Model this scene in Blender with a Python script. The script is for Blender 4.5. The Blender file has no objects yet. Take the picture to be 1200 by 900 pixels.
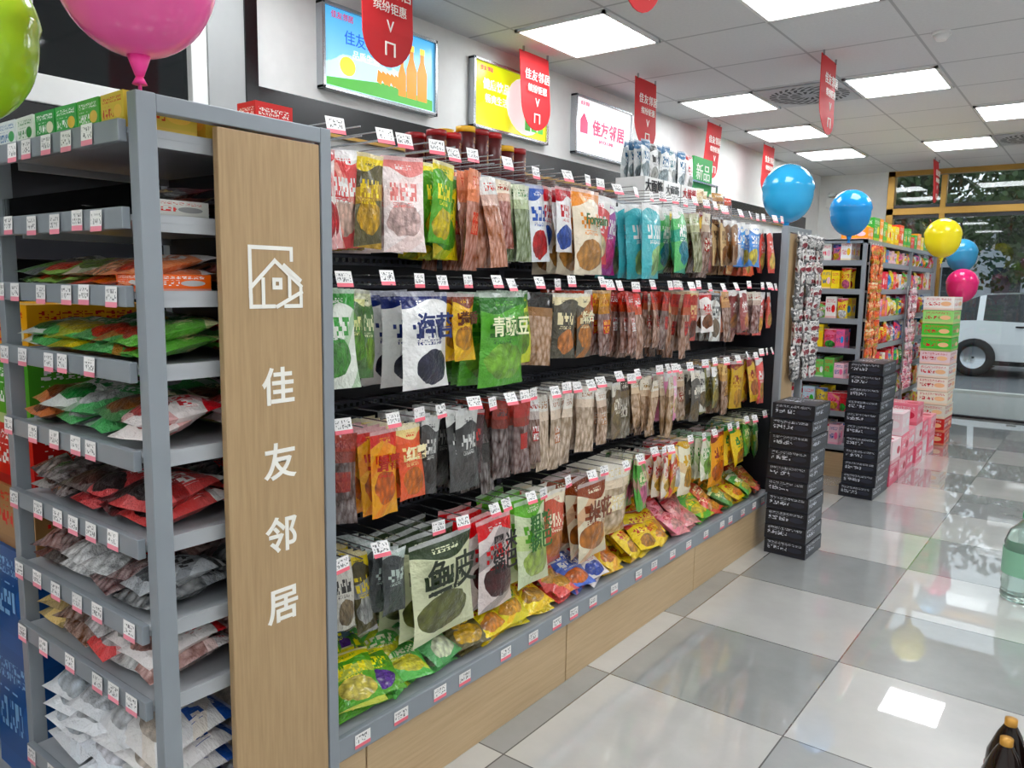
import bpy, math, random, colorsys
from mathutils import Vector, Matrix
random.seed(11)
R_=random.uniform
sc=bpy.context.scene
COL=sc.collection
def lin(h):
    if isinstance(h,str):
        h=h.lstrip('#'); c=[int(h[i:i+2],16)/255 for i in (0,2,4)]
    else: c=list(h)
    return tuple((x/12.92 if x<=0.04045 else ((x+0.055)/1.055)**2.4) for x in c)
# ------------------------------------------------------------------ nodes
class NT:
    def __init__(s,name):
        s.m=bpy.data.materials.new(name); s.m.use_nodes=True
        s.t=s.m.node_tree; s.b=s.t.nodes['Principled BSDF']; s.out=s.t.nodes['Material Output']
    def n(s,k,**kw):
        x=s.t.nodes.new(k)
        for a,b in kw.items(): setattr(x,a,b)
        return x
    def set(s,sock,v):
        if isinstance(v,bpy.types.NodeSocket): s.t.links.new(v,sock)
        else: sock.default_value=v
    def M(s,op,a,b=None,c=None):
        x=s.n('ShaderNodeMath',operation=op); s.set(x.inputs[0],a)
        if b is not None: s.set(x.inputs[1],b)
        if c is not None: s.set(x.inputs[2],c)
        return x.outputs[0]
    def mix(s,f,a,b,bt='MIX'):
        x=s.n('ShaderNodeMix',data_type='RGBA',blend_type=bt)
        def col(v): return v if isinstance(v,bpy.types.NodeSocket) else (*v[:3],1)
        s.set(x.inputs[0],f); s.set(x.inputs[6],col(a)); s.set(x.inputs[7],col(b))
        return x.outputs[2]
    def comb(s,a,b,c):
        x=s.n('ShaderNodeCombineXYZ'); s.set(x.inputs[0],a); s.set(x.inputs[1],b); s.set(x.inputs[2],c); return x.outputs[0]
    def sep(s,v):
        x=s.n('ShaderNodeSeparateXYZ'); s.set(x.inputs[0],v); return x.outputs
    def attr(s,name):
        x=s.n('ShaderNodeAttribute'); x.attribute_name=name; return x.outputs
    def noise(s,vec,scale,detail=2,rough=.5):
        x=s.n('ShaderNodeTexNoise'); s.set(x.inputs['Vector'],vec); x.inputs['Scale'].default_value=scale
        x.inputs['Detail'].default_value=detail; x.inputs['Roughness'].default_value=rough; return x.outputs[0]
    def between(s,x,lo,hi):
        return s.M('MULTIPLY',s.M('GREATER_THAN',x,lo),s.M('LESS_THAN',x,hi))
    def base(s,c): s.set(s.b.inputs['Base Color'],c if isinstance(c,bpy.types.NodeSocket) else (*c[:3],1))
    def P(s,**k):
        for a,v in k.items(): s.set(s.b.inputs[a.replace('_',' ')],v)
    def bump(s,h,st=.2,dist=.01):
        x=s.n('ShaderNodeBump'); x.inputs['Strength'].default_value=st; x.inputs['Distance'].default_value=dist
        s.set(x.inputs['Height'],h); s.t.links.new(x.outputs[0],s.b.inputs['Normal'])
_mc={}
def plain(name,col,rough=.5,metal=0.,emis=0,trans=0,alpha=1,coat=0,var=.06):
    if name in _mc: return _mc[name]
    q=NT(name); c=lin(col)
    tc=q.n('ShaderNodeTexCoord').outputs['Object']
    n=q.noise(tc,14,3)
    q.base(q.mix(n,tuple(x*(1-var) for x in c),tuple(min(1,x*(1+var)) for x in c)))
    q.P(Roughness=rough,Metallic=metal,Transmission_Weight=trans,Alpha=alpha,Coat_Weight=coat)
    if emis:
        q.P(Emission_Color=(*c,1),Emission_Strength=emis)
    _mc[name]=q.m; return q.m
def print_common(q):
    uv=q.n('ShaderNodeUVMap'); uv.uv_map='UVMap'
    u,v,_=q.sep(uv.outputs[0])
    A=q.attr('colA'); B=q.attr('colB'); C=q.attr('colC')
    seed=q.M('MULTIPLY',B[3],97.3)
    return u,v,A[0],B[0],C[0],seed
def glyph(q,u,v,seed,nch,rows,sub=6,dens=.5):
    gx=q.M('MULTIPLY',u,nch); gy=q.M('MULTIPLY',v,rows)
    wn=q.n('ShaderNodeTexWhiteNoise'); wn.noise_dimensions='3D'
    fx=q.M('FLOOR',q.M('MULTIPLY',gx,sub)); fy=q.M('FLOOR',q.M('MULTIPLY',gy,sub))
    q.set(wn.inputs['Vector'],q.comb(fx,fy,q.M('FLOOR',q.M('MULTIPLY',seed,7.))))
    a=q.M('GREATER_THAN',wn.outputs[0],dens)
    m1=q.M('LESS_THAN',q.M('FRACT',gx),.84); m2=q.M('LESS_THAN',q.M('FRACT',gy),.8)
    return q.M('MULTIPLY',a,q.M('MULTIPLY',m1,m2))
def voro(q,u,v,seed,sc_):
    x=q.n('ShaderNodeTexVoronoi'); x.inputs['Scale'].default_value=sc_
    q.set(x.inputs['Vector'],q.comb(u,v,seed)); return x.outputs
def foil_bump(q,u,v,seed,st=.5):
    n=q.noise(q.comb(u,q.M('MULTIPLY',v,1.6),seed),5,3,.6)
    q.bump(n,st,.02)
def mat_pouch():
    q=NT('printed_foil_pouch'); u,v,A,B,C,seed=print_common(q)
    vv=voro(q,u,v,seed,8)
    food=q.mix(q.M('MULTIPLY',vv[0],1.1),C,q.mix(.7,C,(0,0,0)))
    nz=q.noise(q.comb(u,v,seed),3,2)
    sr=q.M('FRACT',q.M('MULTIPLY',seed,3.17)); sr2=q.M('FRACT',q.M('MULTIPLY',seed,5.71))
    du=q.M('DIVIDE',q.M('SUBTRACT',u,q.M('ADD',.4,q.M('MULTIPLY',sr,.2))),.4); dv=q.M('DIVIDE',q.M('SUBTRACT',v,q.M('ADD',.22,q.M('MULTIPLY',sr2,.12))),.19)
    d=q.M('ADD',q.M('ADD',q.M('MULTIPLY',du,du),q.M('MULTIPLY',dv,dv)),q.M('MULTIPLY',q.M('SUBTRACT',nz,.5),1.4))
    c=q.mix(q.M('MULTIPLY',nz,.3),A,q.mix(.5,A,B))
    diag=q.M('FRACT',q.M('MULTIPLY',q.M('ADD',q.M('MULTIPLY',u,q.M('SUBTRACT',q.M('MULTIPLY',sr,2.),1.)),v),1.6))
    c=q.mix(q.M('MULTIPLY',q.M('GREATER_THAN',diag,.72),q.M('GREATER_THAN',sr2,.5)),c,q.mix(.55,A,C))
    c=q.mix(q.M('LESS_THAN',d,1.),c,food)
    wave=q.M('ADD',q.M('ADD',.8,q.M('MULTIPLY',sr,.1)),q.M('MULTIPLY',q.M('SINE',q.M('ADD',q.M('MULTIPLY',u,5.),seed)),.05))
    c=q.mix(q.M('GREATER_THAN',v,wave),c,B)
    t=q.M('MULTIPLY',q.between(v,.53,.76),q.between(u,.14,.86))
    c=q.mix(q.M('MULTIPLY',t,glyph(q,q.M('SUBTRACT',u,.14),q.M('SUBTRACT',v,.53),seed,4.2,4.3,5,.42)),c,B)
    t2=q.M('MULTIPLY',q.between(v,.86,.91),q.between(u,.3,.7))
    c=q.mix(q.M('MULTIPLY',t2,glyph(q,u,v,seed,14,20,3,.4)),c,A)
    t3=q.M('MULTIPLY',q.between(v,.46,.51),q.between(u,.2,.7))
    c=q.mix(q.M('MULTIPLY',t3,glyph(q,u,v,seed,16,22,3,.45)),c,B)
    c=q.mix(q.M('GREATER_THAN',v,.955),c,q.mix(.5,c,(.8,.8,.8)))
    q.base(c); q.P(Roughness=.28); q.b.inputs['Coat Weight'].default_value=.35; foil_bump(q,u,v,seed,.75); return q.m
def mat_clear():
    q=NT('clear_bag_with_contents'); u,v,A,B,C,seed=print_common(q)
    vv=voro(q,u,v,seed,8)
    food=q.mix(q.M('MULTIPLY',vv[0],1.2),q.mix(.3,C,(1,1,1)),q.mix(.6,C,(0,0,0)))
    c=q.mix(q.M('GREATER_THAN',v,.8),food,A)
    c=q.mix(q.between(v,.68,.8),c,q.mix(.5,A,C))
    sr=q.M('FRACT',q.M('MULTIPLY',seed,3.17))
    lab=q.M('MULTIPLY',q.M('MULTIPLY',q.between(v,.36,.58),q.between(u,.24,.76)),q.M('GREATER_THAN',sr,.45))
    c=q.mix(lab,c,B)
    c=q.mix(q.M('MULTIPLY',lab,glyph(q,u,v,seed,7,8,5,.5)),c,A)
    c=q.mix(q.M('MULTIPLY',q.between(v,.84,.93),q.M('MULTIPLY',q.between(u,.2,.8),glyph(q,u,v,seed,7,12,4,.5))),c,B)
    q.base(c); q.P(Roughness=.2); q.b.inputs['Coat Weight'].default_value=.6; foil_bump(q,u,v,seed,.9); return q.m
def mat_box():
    q=NT('printed_carton'); u,v,A,B,C,seed=print_common(q)
    c=q.mix(q.M('LESS_THAN',v,.16),A,q.mix(.4,A,C))
    du=q.M('SUBTRACT',u,.74); dv=q.M('SUBTRACT',v,.48)
    d=q.M('ADD',q.M('MULTIPLY',du,du),q.M('MULTIPLY',dv,dv))
    c=q.mix(q.M('LESS_THAN',d,.03),c,C)
    t=q.M('MULTIPLY',q.between(v,.34,.66),q.between(u,.08,.55))
    c=q.mix(q.M('MULTIPLY',t,glyph(q,u,v,seed,6,3.1,5,.5)),c,B)
    t=q.M('MULTIPLY',q.between(v,.74,.9),q.between(u,.08,.9))
    c=q.mix(q.M('MULTIPLY',t,glyph(q,u,v,seed,12,11,4,.55)),c,B)
    q.base(c); q.P(Roughness=.4); return q.m
def mat_tag():
    q=NT('price_tag_card'); u,v,A,B,C,seed=print_common(q)
    c=q.mix(q.M('LESS_THAN',v,.25),A,B)
    t=q.M('MULTIPLY',q.between(v,.33,.86),q.between(u,.08,.9))
    c=q.mix(q.M('MULTIPLY',t,glyph(q,u,v,seed,5,3,4,.66)),c,C)
    q.base(c); q.P(Roughness=.35); return q.m
def mat_flat():
    q=NT('attribute_paint'); u,v,A,B,C,seed=print_common(q)
    q.base(A); q.P(Roughness=.4); return q.m
MATS=[mat_pouch(),mat_clear(),mat_box(),mat_tag(),mat_flat()]
# ------------------------------------------------------------------ accumulator
class Acc:
    def __init__(s): s.v=[];s.f=[];s.uv=[];s.a=[];s.b=[];s.c=[];s.m=[];s.sm=[]
    def face(s,idx,uvs,st,m,sm):
        s.f.append(idx); s.uv+=uvs; k=len(idx)
        s.a+=[st[0]]*k; s.b+=[st[1]]*k; s.c+=[st[2]]*k; s.m.append(m); s.sm.append(sm)
    def bag(s,O,R,U,N,w,h,t,st,kind=0,nu=6,nv=8,wb=1.):
        O=Vector(O);base=len(s.v); p1=R_(0,6);p2=R_(0,6); bend=R_(-.01,.01)
        for side in (1,-1):
            for j in range(nv+1):
                v=j/nv
                pr=max(0,min(1,(v-.03)/.2))*max(0,min(1,(.95-v)/.3)); pr=pr**.55 if pr>0 else 0
                ws=w*(1-.07*pr)
                for i in range(nu+1):
                    u=i/nu-.5
                    e=(1-abs(2*u)**3)
                    th=side*t*.5*pr*e*(1+.2*math.sin(u*9+p1)*math.sin(v*11+p2))
                    wob=wb*(.006*math.sin(u*6+p2)*math.sin(v*5+p1)+bend*v*v)
                    s.v.append(O+R*(u*ws)+U*(v*h)+N*(th+wob))
        K=(nu+1)*(nv+1)
        for side in (0,1):
            b0=base+side*K
            for j in range(nv):
                for i in range(nu):
                    a=b0+j*(nu+1)+i; q=[a,a+1,a+nu+2,a+nu+1]
                    uv=[(i/nu,j/nv),((i+1)/nu,j/nv),((i+1)/nu,(j+1)/nv),(i/nu,(j+1)/nv)]
                    if side: q=q[::-1]; uv=uv[::-1]
                    s.face(q,uv,st,kind,True)
    def box(s,c,sz,st,kind=2,yaw=0.):
        c=Vector(c)
        X=Vector((math.cos(yaw),math.sin(yaw),0));Y=Vector((-math.sin(yaw),math.cos(yaw),0));Z=Vector((0,0,1))
        X=X*sz[0]/2;Y=Y*sz[1]/2;Z=Z*sz[2]/2
        b=len(s.v)
        for k in (-1,1):
            for j in (-1,1):
                for i in (-1,1): s.v.append(c+X*i+Y*j+Z*k)
        uv=[(0,0),(1,0),(1,1),(0,1)]
        for q in ([0,1,5,4],[1,3,7,5],[3,2,6,7],[2,0,4,6],[4,5,7,6],[1,0,2,3]):
            s.face([b+x for x in q],list(uv),st,kind,False)
    def quad(s,pts,st,kind):
        b=len(s.v); s.v+= [Vector(p) for p in pts]; s.face([b,b+1,b+2,b+3],[(0,0),(1,0),(1,1),(0,1)],st,kind,False)
    def cyl(s,c,r,h,st,kind=4,n=14,r2=None):
        b=len(s.v); r2=r if r2 is None else r2
        for k,(z,rr) in enumerate(((0,r),(h,r2))):
            for i in range(n):
                a=2*math.pi*i/n; s.v.append(Vector(c)+Vector((rr*math.cos(a),rr*math.sin(a),z)))
        for i in range(n):
            j=(i+1)%n; s.face([b+i,b+j,b+n+j,b+n+i],[(i/n*3,0),((i+1)/n*3,0),((i+1)/n*3,1),(i/n*3,1)],st,kind,True)
        s.face([b+n+i for i in range(n)],[(.1,.1)]*n,st,4,False)
        s.face([b+i for i in range(n)][::-1],[(.1,.1)]*n,st,4,False)
    def build(s,name,parent=None):
        me=bpy.data.meshes.new(name); me.from_pydata([tuple(x) for x in s.v],[],s.f); 
        for m in MATS: me.materials.append(m)
        me.polygons.foreach_set('material_index',s.m); me.polygons.foreach_set('use_smooth',s.sm)
        l=me.uv_layers.new(name='UVMap'); l.data.foreach_set('uv',[x for p in s.uv for x in p])
        for nm,arr in (('colA',s.a),('colB',s.b),('colC',s.c)):
            ca=me.color_attributes.new(nm,'FLOAT_COLOR','CORNER'); ca.data.foreach_set('color',[x for p in arr for x in p])
        me.update()
        o=bpy.data.objects.new(name,me); COL.objects.link(o)
        if parent: o.parent=parent
        return o
SAT=1.25
def satur(h):
    c=[int(h[i:i+2],16)/255 for i in (0,2,4)]
    hh,s_,v_=colorsys.rgb_to_hsv(*c)
    if s_>.2: s_=min(1,s_*SAT); v_=min(1,v_*1.05)
    return lin(colorsys.hsv_to_rgb(hh,s_,v_))
def ST(A,B,C,j=.04,seed=None):
    r=random.random() if seed is None else seed
    def k(h):
        c=satur(h); f=1+R_(-j,j)*2; return tuple(min(1,x*f) for x in c)
    return (k(A)+(1.,),k(B)+(r,),k(C)+(1.,))
# ------------------------------------------------------------------ object helpers
def empty(name,loc=(0,0,0)):
    o=bpy.data.objects.new(name,None); COL.objects.link(o); o.location=loc; return o
def mesh(name,v,f,mat,parent=None,smooth=False):
    me=bpy.data.meshes.new(name); me.from_pydata(v,[],f); me.materials.append(mat)
    if smooth: me.polygons.foreach_set('use_smooth',[True]*len(f))
    o=bpy.data.objects.new(name,me); COL.objects.link(o)
    if parent: o.parent=parent
    return o
def boxes(name,lst,mat,parent=None,bev=0):
    v=[];f=[]
    for (lo,hi) in lst:
        x0,y0,z0=lo;x1,y1,z1=hi;b=len(v)
        v+=[(x0,y0,z0),(x1,y0,z0),(x1,y1,z0),(x0,y1,z0),(x0,y0,z1),(x1,y0,z1),(x1,y1,z1),(x0,y1,z1)]
        f+=[tuple(b+i for i in q) for q in ((3,2,1,0),(4,5,6,7),(0,1,5,4),(1,2,6,5),(2,3,7,6),(3,0,4,7))]
    o=mesh(name,v,f,mat,parent)
    if bev:
        m=o.modifiers.new('bev','BEVEL'); m.width=bev; m.segments=2
    return o
def bx(name,lo,hi,mat,parent=None,bev=0): return boxes(name,[(lo,hi)],mat,parent,bev)
FX=Matrix(((0,0,1),(1,0,0),(0,1,0)))   # text facing +X
def text(name,s,loc,size,mat,parent=None,face=FX,ext=.001,align='CENTER',bold=0.0,R=None,U=None,N=None,sx=1):
    c=bpy.data.curves.new(name,'FONT'); c.body=s; c.size=size; c.extrude=ext; c.align_x=align; c.align_y='CENTER'; c.offset=bold
    c.space_line=.95
    c.materials.append(mat)
    o=bpy.data.objects.new(name,c); COL.objects.link(o)
    if R is not None: m=Matrix((R,U,N)).transposed()
    else: m=face
    o.matrix_world=Matrix.Translation(loc)@m.to_4x4()@Matrix.Diagonal((sx,1,1,1))
    if parent: o.parent=parent
    return o
# ------------------------------------------------------------------ base materials
def wood():
    q=NT('light_oak_laminate'); tc=q.n('ShaderNodeTexCoord').outputs['Object']
    x,y,z=q.sep(tc)
    n=q.noise(q.comb(q.M('MULTIPLY',x,60.),q.M('MULTIPLY',y,60.),q.M('MULTIPLY',z,3.)),2.2,4,.6)
    n2=q.noise(q.comb(q.M('MULTIPLY',x,8.),q.M('MULTIPLY',y,8.),z),1.5,2)
    c=q.mix(n,lin('95764f'),lin('c8aa80')); c=q.mix(q.M('MULTIPLY',n2,.35),c,lin('c0a277'))
    q.base(c); q.P(Roughness=.45); q.bump(n,.1,.002); return q.m
def wood_h():
    q=NT('oak_kickboard'); tc=q.n('ShaderNodeTexCoord').outputs['Object']
    x,y,z=q.sep(tc)
    n=q.noise(q.comb(x,q.M('MULTIPLY',y,2.),q.M('MULTIPLY',z,50.)),2.2,4,.6)
    c=q.mix(n,lin('b2946c'),lin('d5b990')); q.base(c); q.P(Roughness=.4); return q.m
WOOD=wood(); KICK=wood_h()
GREY=plain('grey_powder_coat_steel','92999f',.38,.15)
LGREY=plain('light_grey_steel','b4b8bc',.35,.1)
DARK=plain('dark_perforated_steel','1a1b23',.5,.1)
BLACK=plain('black_trim','0c0c0e',.25)
WHITE=plain('white_paint','e6e6e3',.55)
TXTW=plain('white_lettering','fbf7ee',.5)
RED=plain('red_pvc','d8262c',.65)
CHROME=plain('chrome_wire','b8bcc0',.25,.8)
GOLD=plain('gold_metal','b08a45',.3,.7)
# floor
q=NT('polished_checker_tiles'); x,y,z=q.sep(q.n('ShaderNodeTexCoord').outputs['Object'])
tx=q.M('DIVIDE',q.M('ADD',x,.75),.67); ty=q.M('DIVIDE',q.M('SUBTRACT',y,2.52),.67)
par=q.M('FLOORED_MODULO',q.M('ADD',q.M('FLOOR',tx),q.M('FLOOR',ty)),2.)
wn=q.n('ShaderNodeTexWhiteNoise'); q.set(wn.inputs['Vector'],q.comb(q.M('FLOOR',tx),q.M('FLOOR',ty),0.))
marb=q.noise(q.comb(q.M('ADD',x,wn.outputs[0]),q.M('MULTIPLY',y,1.),q.M('MULTIPLY',wn.outputs[0],9.)),3.2,5,.62)
cw=q.mix(marb,lin('b6b5b1'),lin('d6d5d0')); cg=q.mix(marb,lin('888a89'),lin('aeb0ae'))
c=q.mix(par,cw,cg); c=q.mix(q.M('MULTIPLY',wn.outputs[0],.14),c,(.3,.3,.3))
fx=q.M('FRACT',tx);fy=q.M('FRACT',ty)
g=q.M('MINIMUM',q.M('MINIMUM',fx,q.M('SUBTRACT',1.,fx)),q.M('MINIMUM',fy,q.M('SUBTRACT',1.,fy)))
c=q.mix(q.M('LESS_THAN',g,.004),c,lin('5a5a58'))
q.base(c); q.P(Roughness=.25,Specular_IOR_Level=.5,Coat_Weight=1.,Coat_Roughness=.02,Coat_IOR=1.95); FLOORM=q.m
# ceiling
q=NT('ceiling_tiles'); x,y,z=q.sep(q.n('ShaderNodeTexCoord').outputs['Object'])
tx=q.M('FRACT',q.M('DIVIDE',q.M('ADD',x,2.8),.6)); ty=q.M('FRACT',q.M('DIVIDE',q.M('SUBTRACT',y,3.605),.69))
g=q.M('MINIMUM',q.M('MINIMUM',tx,q.M('SUBTRACT',1.,tx)),q.M('MINIMUM',ty,q.M('SUBTRACT',1.,ty)))
n=q.noise(q.comb(x,y,z),60,3); c=q.mix(n,lin('d2d4d5'),lin('e0e1e2'))
c=q.mix(q.M('LESS_THAN',g,.013),c,lin('b2b4b6')); q.base(c); q.P(Roughness=.8); CEILM=q.m
# ------------------------------------------------------------------ room
H=2.9; YF=10.5; XL=-3.1; XR=3.0; YB=-2.5
bx('floor',(XL-.1,YB,-.05),(XR,YF,0),FLOORM)
bx('ceiling',(XL-.1,YB,H),(XR,YF,H+.05),CEILM)
wl=bx('wall_left',(XL-.1,YB,0),(XL,YF,H),WHITE)
bx('wall_right',(XR,YB,0),(XR+.1,YF,H),WHITE)
bx('wall_back',(XL-.1,YB-.1,0),(XR+.1,YB,H),WHITE)
bx('wall_front',(XL-.1,YF,0),(-2.3,YF+.12,H),WHITE)
boxes('trim_1',[((XL,2.12,2.2),(XL+.03,9.9,2.34))],BLACK)
boxes('trim_2',[((XL,2.12,2.185),(XL+.035,9.9,2.2))],GOLD)
boxes('wall_left_pilaster',[((XL,1.9,0),(XL+.06,2.07,H))],plain('grey_paint','a2a4a3',.6))
boxes('trim_3',[((XL,2.07,0),(XL+.07,2.13,H))],BLACK)
tw=empty('transom_window')
boxes('frame',[((XL,.2,2.66),(XL+.05,1.9,2.9)),((XL,.2,2.1),(XL+.05,1.9,2.2)),((XL,.2,2.2),(XL+.05,.27,2.66)),((XL,1.83,2.2),(XL+.05,1.9,2.66)),((XL,1.2,2.2),(XL+.04,1.25,2.66))],WHITE,tw,.004)
bx('pane',(XL,.27,2.2),(XL+.015,1.83,2.66),plain('dark_glass','15191b',.05),tw)
boxes('trim_4',[((XL,.2,1.95),(XL+.04,1.9,2.1))],BLACK)
# window wall
ww=empty('window_1')
fr=[((-2.3,YF,0),(-2.22,YF+.12,H)),((-2.3,YF,2.38),(XR,YF+.1,2.46)),((-2.3,YF,H-.06),(XR,YF+.1,H))]
for xx in (-1.72,-.55,.6,1.8,2.92): fr.append(((xx,YF+.001,.03),(xx+.06,YF+.09,H-.07)))
boxes('frame',fr,GOLD,ww,.004)
boxes('dark_liner',[((-2.22,YF+.02,2.46),(XR,YF+.08,2.5)),((-2.22,YF+.02,2.34),(XR,YF+.08,2.38)),((-2.3,YF,0),(XR,YF+.1,.025))],BLACK,ww)
gq=NT('clear_glass'); gt=gq.n('ShaderNodeBsdfTransparent'); gl=gq.n('ShaderNodeBsdfGlossy'); gl.inputs['Roughness'].default_value=.02
fr_=gq.n('ShaderNodeFresnel'); mx=gq.n('ShaderNodeMixShader'); gt.inputs[0].default_value=(.9,.93,.92,1)
gq.t.links.new(fr_.outputs[0],mx.inputs[0]); gq.t.links.new(gt.outputs[0],mx.inputs[1]); gq.t.links.new(gl.outputs[0],mx.inputs[2]); gq.t.links.new(mx.outputs[0],gq.out.inputs[0])
GLASS=gq.m
bx('glass_pane',(-2.22,YF+.04,.03),(XR,YF+.05,H-.06),GLASS,ww)
# ------------------------------------------------------------------ ceiling lights
LE=plain('led_panel_glow','f7fbff',.5,0,10.,var=0)
def light(x,y):
    e=empty('ceiling_light_panel')
    w=.29;h=.315
    bx('diffuser',(x-w+.02,y-h+.02,H-.012),(x+w-.02,y+h-.02,H-.004),LE,e)
    boxes('bezel',[((x-w,y-h,H-.016),(x+w,y-h+.02,H)),((x-w,y+h-.02,H-.016),(x+w,y+h,H)),((x-w,y-h,H-.016),(x-w+.02,y+h,H)),((x+w-.02,y-h,H-.016),(x+w,y+h,H))],WHITE,e)
for p in ((-2.5,3.95),(-2.5,6.02),(-2.5,7.4),(-2.5,8.78),(-1.3,3.95),(-1.3,6.02),(-1.3,8.78),(-.7,7.4),(-.1,3.95),(.5,6.02),(.5,8.78),(-2.5,1.88),(-.7,1.88),(1.1,3.95),(1.1,1.88),(2.3,3.95),(2.3,7.4),(-1.3,.5),(.5,-.2),(-2.5,-.9),(-.7,-1.6),(1.1,-1.6),(2.3,.5)):  # later entries are unseen panels outside the view, added to light the room
    light(*p)
def diffuser(x,y):
    e=empty('air_conditioning_vent')
    bx('plate',(x-.29,y-.31,H-.012),(x+.29,y+.31,H-.002),LGREY,e,.003)
    v=[];f=[]
    for ring,(r0,r1,n) in enumerate(((.06,.13,14),(.15,.21,22),(.225,.275,30))):
        for i in range(n):
            a=2*math.pi*i/n; a2=a+2*math.pi/n*.5; b=len(v)
            for (r,t) in ((r0,a),(r1,a+.2),(r1,a2+.2),(r0,a2)): v.append((x+r*math.cos(t),y+r*math.sin(t),H-.0135))
            f.append((b+3,b+2,b+1,b))
    mesh('radial_slots',v,f,plain('vent_shadow','4a4c50',.7),e)
diffuser(-1.9,6.02); diffuser(-.7,8.78)
sd=empty('smoke_detector')
a=Acc(); a.cyl((-.88,5.0,H-.015),.05,.015,ST('f0f0ee','ffffff','ffffff')); a.cyl((-.88,5.0,H-.045),.025,.03,ST('f0f0ee','ffffff','ffffff'),r2=.045); a.build('body',sd)
# ------------------------------------------------------------------ light-box posters
def poster_mat(name,ca,cb,cc):
    q=NT(name); g=q.n('ShaderNodeTexCoord').outputs['Generated']; x,y,z=q.sep(g)
    n=q.noise(q.comb(x,y,z),3,4)
    c=q.mix(z,lin(ca),lin(cb)); c=q.mix(q.M('GREATER_THAN',q.M('ADD',q.M('MULTIPLY',q.M('SINE',q.M('MULTIPLY',y,4.)),.3),n),q.M('ADD',z,.25)),c,lin(cc))
    q.base(c); q.set(q.b.inputs['Emission Color'],c); q.P(Emission_Strength=.55,Roughness=.2); return q.m
def lightbox(y0,y1,m):
    e=empty('light_box_poster'); z0,z1=2.4,2.8; X=XL
    boxes('frame',[((X,y0,z0),(X+.05,y0+.018,z1)),((X,y1-.018,z0),(X+.05,y1,z1)),((X,y0,z0),(X+.05,y1,z0+.018)),((X,y0,z1-.018),(X+.05,y1,z1))],CHROME,e,.003)
    bx('lit_panel',(X,y0+.018,z0+.018),(X+.035,y1-.018,z1-.018),m,e); return e
def emt(n,c): return plain(n,c,.4,0,.45)
e=lightbox(2.5,3.29,poster_mat('drink_poster','9fdcf2','4fb4ea','c8ecf8'))
PX=XL+.036
def flatpoly(name,pts,mat,parent,X=PX):
    return mesh(name,[(X,p[0],p[1]) for p in pts],[tuple(range(len(pts)))],mat,parent)
def bottle2d(y,z,s,mat,cap,parent,X=PX+.001):
    flatpoly('bottle_art',[(y-.03*s,z),(y+.03*s,z),(y+.032*s,z+.12*s),(y+.012*s,z+.17*s),(y+.012*s,z+.2*s),(y-.012*s,z+.2*s),(y-.012*s,z+.17*s),(y-.032*s,z+.12*s)],mat,parent,X)
    flatpoly('cap_art',[(y-.015*s,z+.2*s),(y+.015*s,z+.2*s),(y+.015*s,z+.225*s),(y-.015*s,z+.225*s)],cap,parent,X+.001)
OR=emt('poster_orange','f59b1e'); YE=emt('poster_yellow','ffe94d'); GR=emt('poster_green','57b947'); PK=emt('poster_pink','e0336f'); WE=emt('poster_white','ffffff'); BLU=emt('poster_blue','1f6fd0')
flatpoly('green_strip',[(2.53,2.425),(3.26,2.425),(3.26,2.48),(2.9,2.5),(2.53,2.46)],GR,e)
for y,s in ((3.1,1.2),(3.18,1.2),(3.03,.9)): bottle2d(y,2.46,s,OR,YE,e)
text('headline','佳友饮品',(PX+.002,2.78,2.66),.07,BLU,e); text('subline','品质生活',(PX+.002,2.78,2.59),.045,WE,e)
text('corner_logo','佳友邻居',(PX+.002,2.63,2.75),.035,PK,e)
for k in range(6): flatpoly('splash',[(2.85+k*.03,2.5+.02*(k%2)),(2.88+k*.03,2.49),(2.9+k*.03,2.54),(2.86+k*.03,2.56)],OR,e,PX+.001+k*.0002)
flatpoly('fruit',[(2.66+.05*math.cos(t*.35),2.53+.045*math.sin(t*.35)) for t in range(18)],YE,e,PX+.002)
e=lightbox(3.6,4.36,poster_mat('lime_poster','d6de22','c6d81c','dee030'))
flatpoly('white_disc',[(4.12+.2*math.cos(t*.3),2.6+.17*math.sin(t*.3)) for t in range(21)],WE,e)
for y in (4.14,4.21,4.28): bottle2d(y,2.46,.95,GR,WE,e,PX+.003)
text('headline','健康饮品',(PX+.004,3.82,2.66),.065,WE,e,bold=.001); text('subline','畅爽生活',(PX+.004,3.82,2.58),.055,WE,e); text('corner_logo','佳友邻居',(PX+.002,3.73,2.75),.03,PK,e)
e=lightbox(4.69,5.49,poster_mat('shop_name_poster','f4f4f2','ffffff','ffffff'))
text('headline','佳友邻居',(PX+.002,5.15,2.6),.115,PK,e,bold=.003); text('subline','JIAYOU LINJU',(PX+.002,5.12,2.52),.035,PK,e)
flatpoly('logo',[(4.76,2.55),(4.86,2.55),(4.86,2.63),(4.81,2.69),(4.76,2.64)],PK,e,PX+.001); text('corner_logo','佳友邻居',(PX+.002,4.82,2.75),.03,PK,e)
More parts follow.
